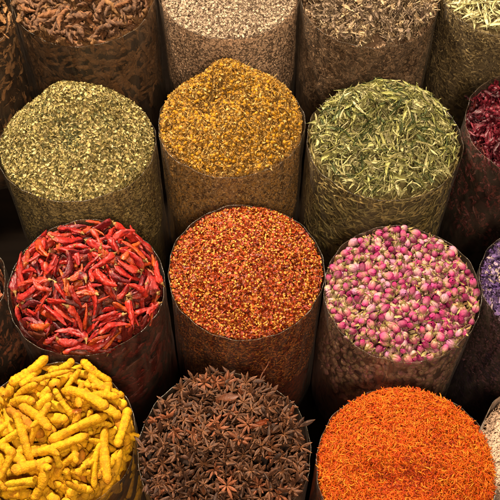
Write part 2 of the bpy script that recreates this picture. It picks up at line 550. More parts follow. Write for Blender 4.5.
def ellipsoid_patch(ax, rx, lon0, lon1, lat0, lat1, nu, nv, tint_fn, sc=1.0, flare=0.0):
    """x is the long axis; lat from 0 (base) to pi (tip)"""
    la = np.linspace(lat0, lat1, nu)[:, None]; lo = np.linspace(lon0, lon1, nv)[None, :]
    mid = np.abs(np.linspace(-1, 1, nv))[None, :]
    la = lat0 + (la - lat0) * (1 - .22 * mid ** 2)
    prof = np.sin(la) ** np.interp(la, [0, 1.57, 3.14], [.75, .9, 1.45])
    s = sc * (1 + flare * (la - lat0))
    x = -ax * np.cos(la) + 0 * lo; y = rx * prof * s * np.cos(lo); z = rx * prof * s * np.sin(lo)
    V = np.stack([x, y, z], -1).reshape(-1, 3)
    return V, grid_faces(nu, nv, False), np.broadcast_to(tint_fn(la + 0 * lo), (nu, nv)).ravel()


def rosebud(r):
    ax, rx = r.uniform(.0058, .0076), r.uniform(.0036, .0048)
    tf = lambda la: np.clip(1.05 - la / PI * 1.25, 0, 1) ** 1.5
    parts = [ellipsoid_patch(ax * .97, rx * .86, 0, 2 * PI, .05, PI - .05, 9, 12, tf)]
    lo = r.uniform(0, 6)
    for k in range(7):
        wd = r.uniform(1.5, 2.3); end = r.uniform(2.3, 2.85)
        parts.append(ellipsoid_patch(ax, rx, lo, lo + wd, .12, end, 8, 7, tf, sc=.9 + .03 * k + r.uniform(-.02, .03), flare=r.uniform(-.02, .09)))
        lo += 2.4 + r.uniform(-.3, .3)
    V, F, T = join(parts)
    body = (V + r.normal(0, .00016, V.shape), F, T)
    cal = []
    n = 5; o2 = r.uniform(0, 6); ln = r.uniform(.8, 1.6)
    for k in range(n):
        p = ellipsoid_patch(ax * 1.02, rx, -.42, .42, .1, ln + r.uniform(-.15, .35), 7, 5, lambda la: 0 * la, sc=1.1, flare=r.uniform(.0, .12))
        V, F, T = p                                       # pinch the sepal to a point
        u = np.repeat(np.linspace(0, 1, 7), 5); V[:, 2] *= np.clip(1.15 - u, .05, 1)
        cal.append(xf((V, F, T), rot('X', o2 + k * 2 * PI / n)))
    k = np.linspace(0, 1, 8)
    l = r.uniform(.003, .008)
    P = np.stack([-ax * .8 - k * l, r.uniform(-.001, .001) * k, r.uniform(-.001, .001) * k ** 2], -1)
    cal.append(tube(P, np.array([.0026, .0029, .0022, .001, .0008, .0007, .0007, .0004]), 8))
    return body, join(cal)


def rope_root(r):
    n, sg = 44, 12
    L = r.uniform(.040, .064); W = r.uniform(.0034, .0046)
    s = np.linspace(0, 1, n); th = r.uniform(-1.6, 1.6)
    ang = (s - .5) * th
    x = np.cumsum(np.cos(ang)) * L / n; y = np.cumsum(np.sin(ang)) * L / n
    x -= x.mean(); y -= y.mean()
    z = .004 * np.sin(s * r.uniform(2, 6) + r.uniform(0, 6))
    a = np.linspace(0, 2 * PI, sg, endpoint=False)
    w = W * np.clip(s / .10, .1, 1) ** .6 * np.clip((1 - s) / .22, .1, 1) ** .6
    tw = r.uniform(22, 40) * r.choice([-1, 1])
    rd = np.sin(2 * a[None] + tw * s[:, None]) * .6 + np.sin(5 * a[None] + 1.6 * tw * s[:, None] + 1) * .5
    w = w * (1 + .22 * np.sin(s * r.uniform(5, 14) + r.uniform(0, 6))) * (1 - .35 * s)
    R = w[:, None] * (1 + .27 * rd + r.normal(0, .09, (n, sg)))
    return tube(np.stack([x, y, z], -1), R, sg, tint=np.clip(rd, 0, 1) * .6)


def slim_leaf(r, L=(.020, .034), W=(.0022, .0038), stem=False):
    l = r.uniform(*L)
    p = sheet(l, r.uniform(*W), r.uniform(.9, 2.7), r.uniform(-.24, .24), r.uniform(-3.2, 3.2), 9, 5, .75, .00035, r,)
    V, F, T = p
    T = np.clip(.55 - np.abs(np.tile(np.linspace(-1, 1, 5), 9)), 0, 1) * .9
    V = V.copy(); V[:, 1] += r.uniform(-.12, .12) * l * (V[:, 0] / l * 2) ** 2
    ps = [(V, F, T)]
    if stem:
        k = np.linspace(0, 1, 6)
        ps.append(tube(np.stack([(k - .5) * l * .8, .003 + .002 * k, .001 * np.sin(3 * k)], -1), np.full(6, .0006), 5, tint=np.ones(6)))
    return join(ps)


def chamomile(r):
    n, sg = 7, 10
    la = np.linspace(.03, 2.0, n); rad = r.uniform(.0018, .0028); ht = rad * r.uniform(.9, 1.3)
    x0 = np.stack([0 * la, 0 * la, ht * np.cos(la)], -1)
    R = rad * np.sin(la)[:, None] * (1 + r.normal(0, .1, (n, sg)))
    a = np.linspace(0, 2 * PI, sg, endpoint=False)
    V = x0[:, None, :] + R[:, :, None] * np.stack([np.cos(a), np.sin(a), 0 * a], -1)[None]
    parts = [(V.reshape(-1, 3), grid_faces(n, sg, True), np.ones(n * sg))]
    for k in range(r.integers(4, 8)):
        p = sheet(r.uniform(.004, .007), .0011, 1.2, r.uniform(-.3, .1), r.uniform(-2, 2), 5, 3, .6, .0002, r, .35)
        p = xf(p, rot('Z', r.uniform(0, 6.28)) @ rot('Y', r.uniform(.5, 1.4)) @ np.eye(3))
        d = p[0].mean(0); q = r.uniform(0, 6.28)
        parts.append(xf(p, None, (rad * math.cos(q), rad * math.sin(q), -ht * .5)))
    k = np.linspace(0, 1, 6); l = r.uniform(.003, .012)
    parts.append(tube(np.stack([.003 * k ** 2, .002 * k, -ht * .3 - l * k], -1), np.full(6, .0005), 5))
    return join(parts)


def hibiscus(r):
    parts = []
    n = r.integers(4, 6)
    for k in range(n):
        L = r.uniform(.018, .028)
        p = sheet(L, r.uniform(.004, .0065), r.uniform(.9, 2.3), r.uniform(-.3, .35), r.uniform(-2.5, 2.5), 12, 7, .7, .0005, r)
        V, F, T = p; V = V + np.array([L * .48, 0, 0])
        V[:, 1] *= 1 + .15 * np.sin(V[:, 0] * 900)
        parts.append(xf((V, F, np.clip(V[:, 0] / L, 0, 1) * .5), rot('X', k * 6.28 / n + r.normal(0, .3)) @ rot('Y', r.uniform(-.75, .1)), (-.008, 0, 0)))
    k = np.linspace(0, 1, 6)
    parts.append(tube(np.stack([-.013 + .006 * k, 0 * k, 0 * k], -1), np.array([.001, .0025, .0034, .0036, .003, .001]), 8))
    return join(parts)


def crumpled_flower(r):
    parts = []
    for k in range(r.integers(4, 7)):
        L = r.uniform(.008, .015)
        p = sheet(L, r.uniform(.0022, .0042), r.uniform(.6, 2), r.uniform(-.4, .4), r.uniform(-2, 2), 7, 5, .55, .0004, r, r.uniform(0, .8))
        parts.append(xf(p, rot('Z', r.uniform(0, 6.28)) @ rot('Y', r.uniform(-1, 1)) @ rot('X', r.uniform(-2, 2)), r.normal(0, .0022, 3)))
    k = np.linspace(0, 1, 6); l = r.uniform(.008, .02)
    d = r.normal(0, 1, 3); d /= np.linalg.norm(d)
    parts.append(tube(k[:, None] * l * d[None] + .0015 * np.sin(4 * k)[:, None] * np.array([0, 1, 0]), np.full(6, .0006), 5, tint=np.full(6, .7)))
    return join(parts)


def bark_chip(r):
    return sheet(r.uniform(.02, .04), r.uniform(.005, .009), r.uniform(.8, 2.6), r.uniform(-.1, .1), r.uniform(-.5, .5), 10, 7, .3, .0006, r)


def flake(r, L, W, cr=.0002, nu=4, nv=3, curl=(.3, 1.6)):
    l = r.uniform(*L)
    return sheet(l, r.uniform(*W), r.uniform(*curl), r.uniform(-.25, .25), r.uniform(-1.2, 1.2), nu, nv, .6, cr, r)


def thread(r, L, W, seg=4):
    n = 6; s = np.linspace(-.5, .5, n); l = r.uniform(*L)
    P = np.stack([s * l, r.uniform(-.35, .35) * l * 4 * s * s + .08 * l * np.sin(7 * s + r.uniform(0, 6)), r.uniform(-.25, .25) * l * 4 * s * s], -1)
    w = r.uniform(*W)
    return tube(P, w * np.array([.5, 1, 1, 1, 1, .4]), seg)


def seed(r, L, W):
    n = 5; la = np.linspace(.08, PI - .08, n); l = r.uniform(*L) / 2
    return tube(np.stack([-l * np.cos(la), 0 * la, 0 * la], -1), r.uniform(*W) * np.sin(la), 6, flat=.55)


def many(fn, k, *a, **kw):
    return [fn(np.random.default_rng(1000 + 17 * i + hash_name(fn)), *a, **kw) for i in range(k)]


def hash_name(fn):
    return sum(map(ord, fn.__name__)) % 977


def pieces(protos, M, pos, smin=.8, smax=1.2):
    n = len(pos)
    return merge_copies(protos, rng.integers(0, len(protos), n), M, pos, rng.uniform(smin, smax, n))


def make_protos(name, geos, mats, label, cat, group, child=None, child_mat=None, child_prob=1.0):
    """one object per shape and material, each with its own label"""
    outs = []
    for mi, m in enumerate(mats):
        for gi, g in enumerate(geos):
            body = g[0] if child else g
            o = link(name, mesh_np(name, body[0], body[1], m, body[2]))
            tag(o, label[mi], cat, group)
            ks = [o]
            if child and (gi % 10) < child_prob * 10:
                ks.append(link(child, mesh_np(child, g[1][0], g[1][1], child_mat, g[1][2]), o))
            outs.append(ks)
    return outs


# ================================================================== table
def table():
    m, nt, N, L = new_mat('dark_boards')
    out = N.new('ShaderNodeOutputMaterial'); b = N.new('ShaderNodeBsdfPrincipled'); b.inputs['Roughness'].default_value = .9; b.inputs['Specular IOR Level'].default_value = .02
    tc = N.new('ShaderNodeTexCoord'); mp = N.new('ShaderNodeMapping'); mp.inputs['Scale'].default_value = (2, 30, 1)
    nz = N.new('ShaderNodeTexNoise'); nz.inputs['Scale'].default_value = 3; nz.inputs['Detail'].default_value = 6
    rp = N.new('ShaderNodeValToRGB'); rp.color_ramp.elements[0].color = srgb('#060403'); rp.color_ramp.elements[1].color = srgb('#120c08')
    L.new(tc.outputs['Object'], mp.inputs[0]); L.new(mp.outputs[0], nz.inputs[0]); L.new(nz.outputs[0], rp.inputs[0])
    L.new(rp.outputs[0], b.inputs['Base Color']); L.new(b.outputs[0], out.inputs[0])
    V = np.array([[-3, -3, 0], [3, -3, 0], [3, 3, 0], [-3, 3, 0]], float)
    o = link('ground', mesh_np('ground', V, np.array([[0, 1, 2, 3]]), m)); tag(o, kind='structure')


table()

# ================================================================== heaps: x, y, R, height, profile
HP = dict(
    bark=Heap(-.4480, .3969, .0985, .030, lip=.006),
    root=Heap(-.2500, .4549, .1075, .030, 1.8, lip=.0),
    grain=Heap(-.0310, .4677, .1075, .040, 1.4, lip=.001),
    dryflower=Heap(.1810, .4465, .1040, .040, 1.5, lip=.001),
    paleleaf=Heap(.3890, .4677, .1030, .032, 1.6, lip=.001),
    herb=Heap(-.2340, .1700, .1065, .094, 1.30, peak=(.004, .034), dents=((-.045, .015, .012, .008), (.0, -.028, .014, .010), (.04, .0, .01, .005)), lip=.001, tilt=.12, rough=.008),
    chamomile=Heap(-.0262, .2060, .1010, .084, 1.42, peak=(.002, .034), dents=((-.025, .0, .017, .018), (.03, -.03, .013, .006)), lip=.001, tilt=.10, rough=.008),
    verbena=Heap(.1824, .1750, .1060, .070, 1.45, peak=(.0, .040), dents=((.0, .012, .014, .020), (-.035, -.02, .014, .008), (.045, -.01, .014, .006)), lip=.001, tilt=.08, rough=.008),
    hibiscus=Heap(.3920, .1972, .0980, .028, 1.8, lip=.009),
    nutshell=Heap(-.3890, -.0540, .0860, .018, lip=.004),
    chilli=Heap(-.2029, -.0540, .0970, .040, 1.7, lip=.003, drop=-.001),
    flakes=Heap(-.0050, -.0309, .0980, .042, 1.5, rough=.004, lip=.002, drop=.001, dents=((-.02, .0, .015, .005), (.02, -.03, .02, .004))),
    rose=Heap(.1866, -.0625, .0965, .020, 1.9, lip=.004, drop=.001),
    lavender=Heap(.3690, -.0511, .0850, .020, 1.8, lip=.006),
    turmeric=Heap(-.2209, -.2511, .0920, .028, 1.9, lip=.003, drop=-.006),
    anise=Heap(-.0292, -.2678, .0975, .034, 1.7, dents=((.0, .0, .02, .006),), lip=.002, drop=-.003),
    safflower=Heap(.1736, -.2887, .1000, .036, 1.7, drop=-.001, dents=((.006, -.016, .015, .016), (-.022, -.024, .012, .010), (.035, .02, .012, .005)), lip=.002),
    coconut=Heap(0.3642, -0.2415, 0.0904, .03, lip=.026, top=.21),
)

LAB = dict(
    bark='clear plastic sack of curled brown bark cut by the left edge in the back row',
    root='clear plastic sack full of dark twisted brown roots in the back row',
    grain='clear plastic sack filled with pale pinkish beige grain in the back row',
    dryflower='clear plastic sack of crumpled grey brown dried flowers in the back row',
    paleleaf='clear plastic sack topped with pale straw green slim leaves in the back right corner',
    herb='clear plastic sack with a peaked heap of fine pale green rubbed herb',
    chamomile='clear plastic sack heaped with golden yellow chamomile flower heads',
    verbena='clear plastic sack heaped with curled olive green leaves',
    hibiscus='clear plastic sack of dark crimson curled hibiscus cut by the right edge',
    nutshell='clear plastic sack of reddish brown chips cut by the left edge beside the chillies',
    chilli='clear plastic sack full of whole dried red chillies',
    flakes='clear plastic sack heaped with orange red crushed chilli flakes and seeds',
    rose='clear plastic sack full of pink dried rosebuds',
    lavender='clear plastic sack of violet dried petals cut by the right edge',
    turmeric='clear plastic sack piled with bright yellow turmeric fingers in the front row',
    anise='clear plastic sack heaped with dark brown star anise in the front row',
    safflower='clear plastic sack heaped with fiery orange safflower threads in the front row',
    coconut='clear plastic sack of cream coloured flakes cut by the right edge in the front row',
)
for k, hp in HP.items():
    sack(hp, LAB[k], film=MILKY if k == 'coconut' else None)


def Rn(n, a=.85, b=1.15):
    return rng.uniform(a, b, n)


# ---- red chillies -----------------------------------------------------------
hp = HP['chilli']
cols = [['#a81e18', '#bc2a1c', '#921614', '#b0341a'], ['#b03c14', '#a83010', '#c04c18'], ['#6c1218', '#7e1a20', '#521016']]
cm = [spice_mat('chilli_skin', c, tint='#b5602c', rough=.47, spec=.4, nscale=220, dark=.5, bump=.4, bscale=230, trans=.10, patch=p)
      for c, p in zip(cols, [('#7e0e14', 70), ('#b05c14', 90), ('#3c0c10', 80)])]
stem_m = spice_mat('chilli_stem', ['#a07a44', '#7c5a2c', '#b48e56'], rough=.7)
G = many(chilli, 9)
ob = make_protos('chilli_pod', G, cm, ['bright crimson dried chilli pod lying in the heap of the chilli sack',
     'orange red dried chilli pod among the crimson ones in the chilli sack', 'dark maroon dried chilli pod among the brighter ones in the chilli sack'],
     'chilli', 'dried red chillies heaped in one sack', 'stem', stem_m, .5)
n = 620
half = rng.uniform(.0135, .021, n); rad = np.full(n, .0049)
res = pack(hp, n, half, rad, .022, sink=.8, M=16, over=.008, edge=.0015, jit=.25)[-300:]
M, pos, idx = pose(res, roll=.9)
print('chilli', len(pos))
mv = rng.choice(3, len(pos), p=[.66, .22, .12]); w = mv * 9 + rng.integers(0, 9, len(pos))
outs = place(ob, w, M, pos, half[idx] * 2 / .046, hp)
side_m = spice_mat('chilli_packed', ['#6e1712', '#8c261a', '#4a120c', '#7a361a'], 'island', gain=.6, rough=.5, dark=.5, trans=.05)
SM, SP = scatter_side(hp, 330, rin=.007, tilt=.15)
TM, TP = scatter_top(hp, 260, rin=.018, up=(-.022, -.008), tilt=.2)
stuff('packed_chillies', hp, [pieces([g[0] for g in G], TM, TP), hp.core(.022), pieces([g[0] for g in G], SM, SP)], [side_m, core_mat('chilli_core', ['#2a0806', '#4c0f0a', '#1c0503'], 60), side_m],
      'red chillies packed inside the sack beneath the heap', 'chillies')

# ---- turmeric -----------------------------------------------------------------
hp = HP['turmeric']
tm = [spice_mat('turmeric_skin', ['#d89a08', '#dfa60c', '#cc8e06', '#e6b218'], gain=0.78, tint='#94580c', rough=.75, spec=.2, nscale=220, dark=.32, bump=.6, bscale=520, patch=('#a86c08', 80)),
      spice_mat('turmeric_brown', ['#a86c0a', '#985c0a'], tint='#6a3c08', rough=.75, spec=.2, nscale=180, dark=.4, bump=.4, bscale=380, patch=('#a8640a', 90))]
G = many(turmeric, 12)
ob = make_protos('turmeric_finger', G, tm, ['bright yellow knobbly turmeric finger piled in the front left sack', 'dull ochre brown turmeric finger among the brighter yellow ones'],
                 'turmeric', 'turmeric fingers piled in one sack')
n = 420
half = rng.uniform(.0135, .0245, n); rad = rng.uniform(.0048, .0058, n)
res = pack(hp, n, half, rad, .026, sink=.4, M=24, over=.009, edge=.002, jit=.34)
M, pos, idx = pose(res, roll=1.0)
print('turmeric', len(pos))
w = np.where(rng.uniform(size=len(pos)) < .05, 12, 0) + rng.integers(0, 12, len(pos))
place(ob, w, M, pos, half[idx] * 2 / .050, hp)
SM, SP = scatter_side(hp, 130, rin=.010, tilt=.1)
TM, TP = scatter_top(hp, 150, rin=.022, up=(-.024, -.014), tilt=.2)
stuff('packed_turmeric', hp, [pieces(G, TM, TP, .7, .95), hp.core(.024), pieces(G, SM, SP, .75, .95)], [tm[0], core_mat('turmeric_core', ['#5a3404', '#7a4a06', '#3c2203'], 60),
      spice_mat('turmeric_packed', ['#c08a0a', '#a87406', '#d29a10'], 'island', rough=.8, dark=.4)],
      'yellow turmeric packed inside the sack beneath the pile', 'turmeric')

# ---- star anise ----------------------------------------------------------------
hp = HP['anise']
am = [spice_mat('anise_husk', ['#46291a', '#352014', '#543220', '#3e2618'], tint='#c07c4c', rough=.62, spec=.3, nscale=260, dark=.5, bump=.4, bscale=500),
      spice_mat('anise_rust', ['#6a3a22', '#763f24', '#5a301e'], tint='#ac6c42', rough=.6, spec=.3, nscale=260, dark=.45, bump=.4, bscale=500)]
G = many(anise, 14)
ob = make_protos('star_anise', G, am, ['dark brown star anise pod heaped in the front middle sack', 'rusty reddish star anise pod among the darker ones'],
                 'star anise', 'star anise pods heaped in one sack')
n = 520
half = np.full(n, .007); rad = np.full(n, .0058)
res = pack(hp, n, half, rad, .020, sink=.7, M=14, over=.005, edge=.003, jit=.45)
res = res[-300:]
M, pos, idx = pose(res, roll=.55)
print('anise', len(pos))
w = np.where(rng.uniform(size=len(pos)) < .14, 14, 0) + rng.integers(0, 14, len(pos))
outs = place(ob, w, M, pos, Rn(len(pos), .74, 1.05), hp)
single = many(anise, 5, carp=1)
a_is = spice_mat('anise_bits', ['#2c1c15', '#3c261c', '#4e2e1e', '#231712'], 'island', tint='#94623e', rough=.65, dark=.5, bump=.3)
TM, TP = scatter_top(hp, 380, rin=.008, up=(-.014, .006), tilt=.6)
SM, SP = scatter_side(hp, 300, rin=.008, tilt=.2)
stuff('anise_fragments', hp, [hp.core(.018), pieces(single, TM, TP), pieces(G, SM, SP)], [core_mat('anise_core', ['#1c120d', '#2c1c14', '#120b08'], 80), a_is, a_is],
      'broken star anise points and pods filling the front middle sack', 'star anise bits')

# ---- rosebuds -----------------------------------------------------------------------
hp = HP['rose']
pm = [spice_mat('petal_pink', ['#bc2a76', '#b01e68', '#c84488', '#a0185c'], gain=0.92, tint='#c4a47c', rough=.55, spec=.25, nscale=300, dark=.35, bump=.3, bscale=700, trans=.1),
      spice_mat('petal_magenta', ['#90104e', '#7c0c46', '#a01a5c'], gain=0.9, tint='#b07484', rough=.55, spec=.25, nscale=300, dark=.4, bump=.3, bscale=700, trans=.1),
      spice_mat('petal_pale', ['#c076a0', '#b86896', '#c4889c'], gain=0.9, tint='#c0a880', rough=.6, spec=.2, nscale=300, dark=.3, bump=.3, bscale=700, trans=.1)]
cal_m = spice_mat('calyx', ['#947840', '#706030', '#a88c54', '#826a36'], gain=0.71, rough=.7, nscale=300, dark=.45, bump=.3, trans=.1)
G = many(rosebud, 10)
n = 1000
half = np.full(n, .0034); rad = np.full(n, .0040)
res = pack(hp, n, half, rad, .013, sink=.35, M=12, over=.003, edge=.001, jit=.55, maxs=1.2)
M, pos, idx = pose(res)
fl = rng.uniform(size=len(pos)) < .5
print('rose', len(pos))
order = np.argsort(-(pos[:, 2] - hp.h(pos[:, 0], pos[:, 1])))
keep = np.sort(order[:300]); rest = order[300:]
ob = make_protos('rosebud', G, pm, ['soft pink dried rosebud in the rose sack', 'deep magenta dried rosebud in the rose sack', 'pale blush cream dried rosebud in the rose sack'],
                 'rosebud', 'dried rosebuds filling one sack', 'calyx', cal_m)
mv = rng.choice(3, len(keep), p=[.50, .36, .14]); w = mv * 10 + rng.integers(0, 10, len(keep))
place(ob, w, M[keep], pos[keep], Rn(len(keep), .72, 1.08), hp)
buds = [join([g[0], g[1]]) for g in G]
r_is = spice_mat('rose_packed', ['#b84480', '#a8945c', '#982860', '#c890a0', '#a03070'], 'island', gain=.8, tint='#d8c098', rough=.6, dark=.4, trans=.08)
TM, TP = scatter_top(hp, 420, rin=.008, up=(-.012, -.002), tilt=1.2)
sep = many(flake, 5, (.006, .011), (.001, .002))
LM, LP = scatter_top(hp, 650, rin=.004, up=(-.004, .0055), tilt=.7)
SM, SP = scatter_side(hp, 950, rin=.0065, tilt=.4)
parts = [hp.core(.012), pieces(buds, TM, TP, .8, 1), pieces(sep, LM, LP), pieces(buds, SM, SP, .7, .95)]
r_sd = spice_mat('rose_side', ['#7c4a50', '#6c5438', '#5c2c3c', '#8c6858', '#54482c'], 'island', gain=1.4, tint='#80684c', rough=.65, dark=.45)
mts = [core_mat('rose_core', ['#4a2a24', '#5c3c2a', '#3a1a20'], 90), r_is, spice_mat('sepal_bits', ['#a08a50', '#787038', '#b49c68', '#8c5830'], 'island', rough=.7), r_sd]
if len(rest):
    parts.append(pieces(buds, M[rest], pos[rest], .68, 1.0)); mts.append(r_is)
stuff('packed_rosebuds', hp, parts, mts, 'rosebuds and loose sepals packed in the rose sack under the top layer', 'rosebuds')

# ---- twisted roots ----------------------------------------------------------------------
hp = HP['root']
rm = [spice_mat('root_bark', ['#4c3222', '#5a3c28', '#3c281b', '#66442e'], gain=1.0, tint='#8c6444', rough=.75, spec=.25, nscale=200, dark=.5, bump=.5, bscale=400),
      spice_mat('root_rust', ['#6c4428', '#5e3a22'], gain=1.05, tint='#986840', rough=.75, spec=.25, nscale=200, dark=.45, bump=.5, bscale=400)]
G = many(rope_root, 14)
ob = make_protos('twisted_root', G, rm, ['dark brown rope like root in the heap of the root sack', 'lighter rust brown rope like root among the darker roots'],
                 'root', 'twisted dried roots heaped in one sack')
n = 320
half = rng.uniform(.016, .027, n); rad = np.full(n, .0037)
res = pack(hp, n, half, rad, .018, sink=.45, M=12, over=.005, edge=.002, jit=.3)
res = [q for q in res if q[2] < .06]
M, pos, idx = pose(res, roll=.6)
print('root', len(pos))
w = np.where(rng.uniform(size=len(pos)) < .2, 14, 0) + rng.integers(0, 14, len(pos))
place(ob, w, M, pos, half[idx] * 2 / .044, hp)
TM, TP = scatter_top(hp, 200, rin=.02, up=(-.014, -.004), tilt=.3)
SM, SP = scatter_side(hp, 420, rin=.006, tilt=.1)
rt = spice_mat('root_packed', ['#55391f', '#694728', '#452e1a', '#785330'], 'island', gain=1.15, tint='#8a6238', rough=.75, dark=.5, bump=.4)
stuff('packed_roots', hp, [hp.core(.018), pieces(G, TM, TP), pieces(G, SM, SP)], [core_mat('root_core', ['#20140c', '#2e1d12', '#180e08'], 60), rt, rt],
      'twisted roots packed behind the plastic of the root sack', 'roots')

# ---- olive green curled leaves --------------------------------------------------------------
hp = HP['verbena']
vm = [spice_mat('leaf_olive', ['#8c8a46', '#7a7a3a', '#a09a56', '#6a6c34'], gain=1.1, tint='#b4ac74', rough=.6, spec=.3, nscale=250, dark=.4, bump=.3, trans=.18),
      spice_mat('leaf_straw', ['#b8ae78', '#aca26a', '#c4b986'], tint='#d4caa0', rough=.6, spec=.3, nscale=250, dark=.35, bump=.3, trans=.18),
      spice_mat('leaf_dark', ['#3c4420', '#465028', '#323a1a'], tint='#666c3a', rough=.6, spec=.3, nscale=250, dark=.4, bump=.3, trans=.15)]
G = many(slim_leaf, 12)
M, pos = scatter_top(hp, 300, rin=.013, up=(.001, .0065), tilt=.33, roll=.8)
ob = make_protos('dried_leaf', G, vm, ['curled olive green dried leaf on the leaf heap', 'curled pale straw coloured leaf on the olive leaf heap', 'curled dark green leaf on the olive leaf heap'],
                 'leaf', 'curled dried leaves heaped in one sack')
mv = rng.choice(3, 300, p=[.46, .30, .24]); mv[rng.uniform(size=300) < dented(hp, pos) * .85] = 2; w = mv * 12 + rng.integers(0, 12, 300)  # dark leaves mixed at random; extra ones colour shade into the dents
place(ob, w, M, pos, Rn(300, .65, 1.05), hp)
v_is = spice_mat('leaf_mass', ['#88844a', '#b8ae78', '#62642f', '#9c9658', '#444a24', '#c4b98a'], 'island', tint='#b4ac78', rough=.65, spec=.25, nscale=250, dark=.4, trans=.15)
twig = many(thread, 4, (.012, .026), (.0005, .0009), 5)
TM, TP = scatter_top(hp, 1700, rin=.011, up=(-.006, .004), tilt=.33, roll=.8)
WM, WP = scatter_top(hp, 160, rin=.012, up=(-.002, .007), tilt=.3)
SM, SP = scatter_side(hp, 1500, rin=.005, tilt=.12)
v_sd = spice_mat('leaf_packed', ['#7c7040', '#94804c', '#5e5a30', '#a08c58', '#4a4826'], 'island', gain=1.4, tint='#a8986c', rough=.7, dark=.4)  # gain lifts the colour of the side leaves in place of light
stuff('leaf_filling', hp, [hp.core(.006), pieces(G, TM, TP, .5, .95), pieces(twig, WM, WP), pieces(G, SM, SP, .45, .8)],
      [core_mat('leaf_core', ['#5a5030', '#6c603a', '#443c22'], 150), v_is, v_is, v_sd], 'crumbled olive leaves and twigs filling the leaf sack', 'leaves')

# ---- chamomile -----------------------------------------------------------------------------------
hp = HP['chamomile']
km = [spice_mat('chamomile_gold', ['#a87c38', '#bc9048', '#8c6426'], tint='#b88428', rough=.75, spec=.15, nscale=500, dark=.4, bump=.6, bscale=1500),
      spice_mat('chamomile_tan', ['#ac8850', '#9c7840'], tint='#b07a28', rough=.75, spec=.15, nscale=500, dark=.45, bump=.6, bscale=1500)]
G = many(chamomile, 10)
ob = make_protos('chamomile_flower', G, km, ['golden yellow dried chamomile head on the chamomile heap', 'tan brown dried chamomile head among the golden ones'],
                 'chamomile', 'chamomile flower heads heaped in one sack')
M, pos = scatter_top(hp, 300, rin=.006, up=(.0005, .004), tilt=.8)
w = np.where(rng.uniform(size=300) < .3, 10, 0) + rng.integers(0, 10, 300)
place(ob, w, M, pos, Rn(300, .75, 1.1), hp)
k_is = spice_mat('chamomile_mass', ['#a07830', '#bc9850', '#86642a', '#caa868', '#6e5222'], 'island', tint='#b88018', rough=.75, spec=.15, nscale=500, dark=.45, bump=.5, bscale=1500)
k_st = spice_mat('chamomile_stems', ['#b88c40', '#946828', '#ccaa62', '#744c1c', '#a87a30'], 'island', rough=.75, spec=.15)
bits = many(flake, 5, (.003, .0065), (.0008, .0016))
sts = many(thread, 5, (.006, .016), (.00035, .0006), 4)
TM, TP = scatter_top(hp, 1500, rin=.005, up=(-.005, .003), tilt=.9)
WM, WP = scatter_top(hp, 7000, rin=.005, up=(-.003, .0045), tilt=.7)
XM, XP = scatter_top(hp, 900, rin=.006, up=(-.002, .0055), tilt=.35)
SM, SP = scatter_side(hp, 2400, rin=.0045, tilt=.9)
YM, YP = scatter_side(hp, 3500, rin=.003, tilt=.2)
k_sd = spice_mat('chamomile_packed', ['#8c6a40', '#a88454', '#6e5030', '#b89a6c', '#987048'], 'island', gain=1.5, tint='#a87a38', rough=.75, spec=.15, dark=.45)  # side pieces coloured brighter, standing in for light on the sack wall
DM, DP = scatter_top(hp, 6000, rin=.01, up=(-.001, .0045), tilt=.6)
ok = rng.uniform(size=len(DP)) < dented(hp, DP) ** 1.3 * .55 + .06  # brown bits, thickest in the dents, put shade there by colour
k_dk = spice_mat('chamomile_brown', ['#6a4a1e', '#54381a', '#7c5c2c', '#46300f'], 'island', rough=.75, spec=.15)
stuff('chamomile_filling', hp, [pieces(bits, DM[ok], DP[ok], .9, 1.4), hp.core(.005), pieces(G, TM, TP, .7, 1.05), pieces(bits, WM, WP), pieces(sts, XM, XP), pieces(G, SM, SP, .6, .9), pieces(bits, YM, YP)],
      [k_dk, core_mat('chamomile_core', ['#7c5628', '#96703a', '#603e18'], 250), k_is, k_st, k_st, k_sd, k_sd], 'loose chamomile heads, petals and stems filling the chamomile sack', 'chamomile')


# ---- contents nobody could count -----------------------------------------------------------------
def fine(key, name, label, cat, groups, core_cols, cs, side, core_off=.004, hollow=()):
    hp = HP[key]
    parts, mats = [hp.core(core_off)], [core_mat(name + '_core', core_cols, cs)]
    for protos, n, up, tilt, m, smin, smax in groups:
        TM, TP = scatter_top(hp, n, rin=.0035, up=up, tilt=tilt)
        parts.append(pieces(protos, TM, TP, smin, smax)); mats.append(m)
    for protos, n, tilt, m in side:
        SM, SP = scatter_side(hp, n, rin=.003, tilt=tilt)
        parts.append(pieces(protos, SM, SP)); mats.append(m)
    for protos, n, m in hollow:
        TM, TP = scatter_top(hp, n * 6, rin=.006, up=(-.001, .003), tilt=.5)
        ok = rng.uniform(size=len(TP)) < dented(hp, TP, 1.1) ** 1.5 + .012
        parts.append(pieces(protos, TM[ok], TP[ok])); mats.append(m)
    return stuff(name, hp, parts, mats, label, cat)


hf = many(flake, 8, (.0032, .0072), (.0010, .0021))
hm = spice_mat('herb_leaf', ['#98864a', '#b8a068', '#665e32', '#c8b47e', '#867640', '#3e3c20', '#a89858'], 'island', rough=.7, spec=.2, nscale=300, dark=.3, trans=.12)
hs = spice_mat('herb_packed', ['#7c6c3e', '#948250', '#5e522c', '#a4925e'], 'island', gain=1.5, rough=.75, spec=.15, dark=.3)  # raised gain paints extra light onto the sack side
tw = many(thread, 4, (.006, .016), (.0003, .0006), 4)
fine('herb', 'rubbed_herb', 'pale green rubbed herb leaves heaped to a peak in the left sack', 'herb',
     [(hf, 11500, (-.003, .003), .5, hm, .7, 1.2), (tw, 350, (0, .003), .3, hm, .8, 1.2)], ['#6a5c30', '#80703e', '#504626'], 250, [(hf, 5200, .15, hs), (tw, 500, .1, hs)], hollow=[(hf, 1500, spice_mat('herb_dark', ['#4a4a26', '#5c5830', '#36381c'], 'island', rough=.7, dark=.3))])  # dark flakes gather in the dents, shade put into their colour

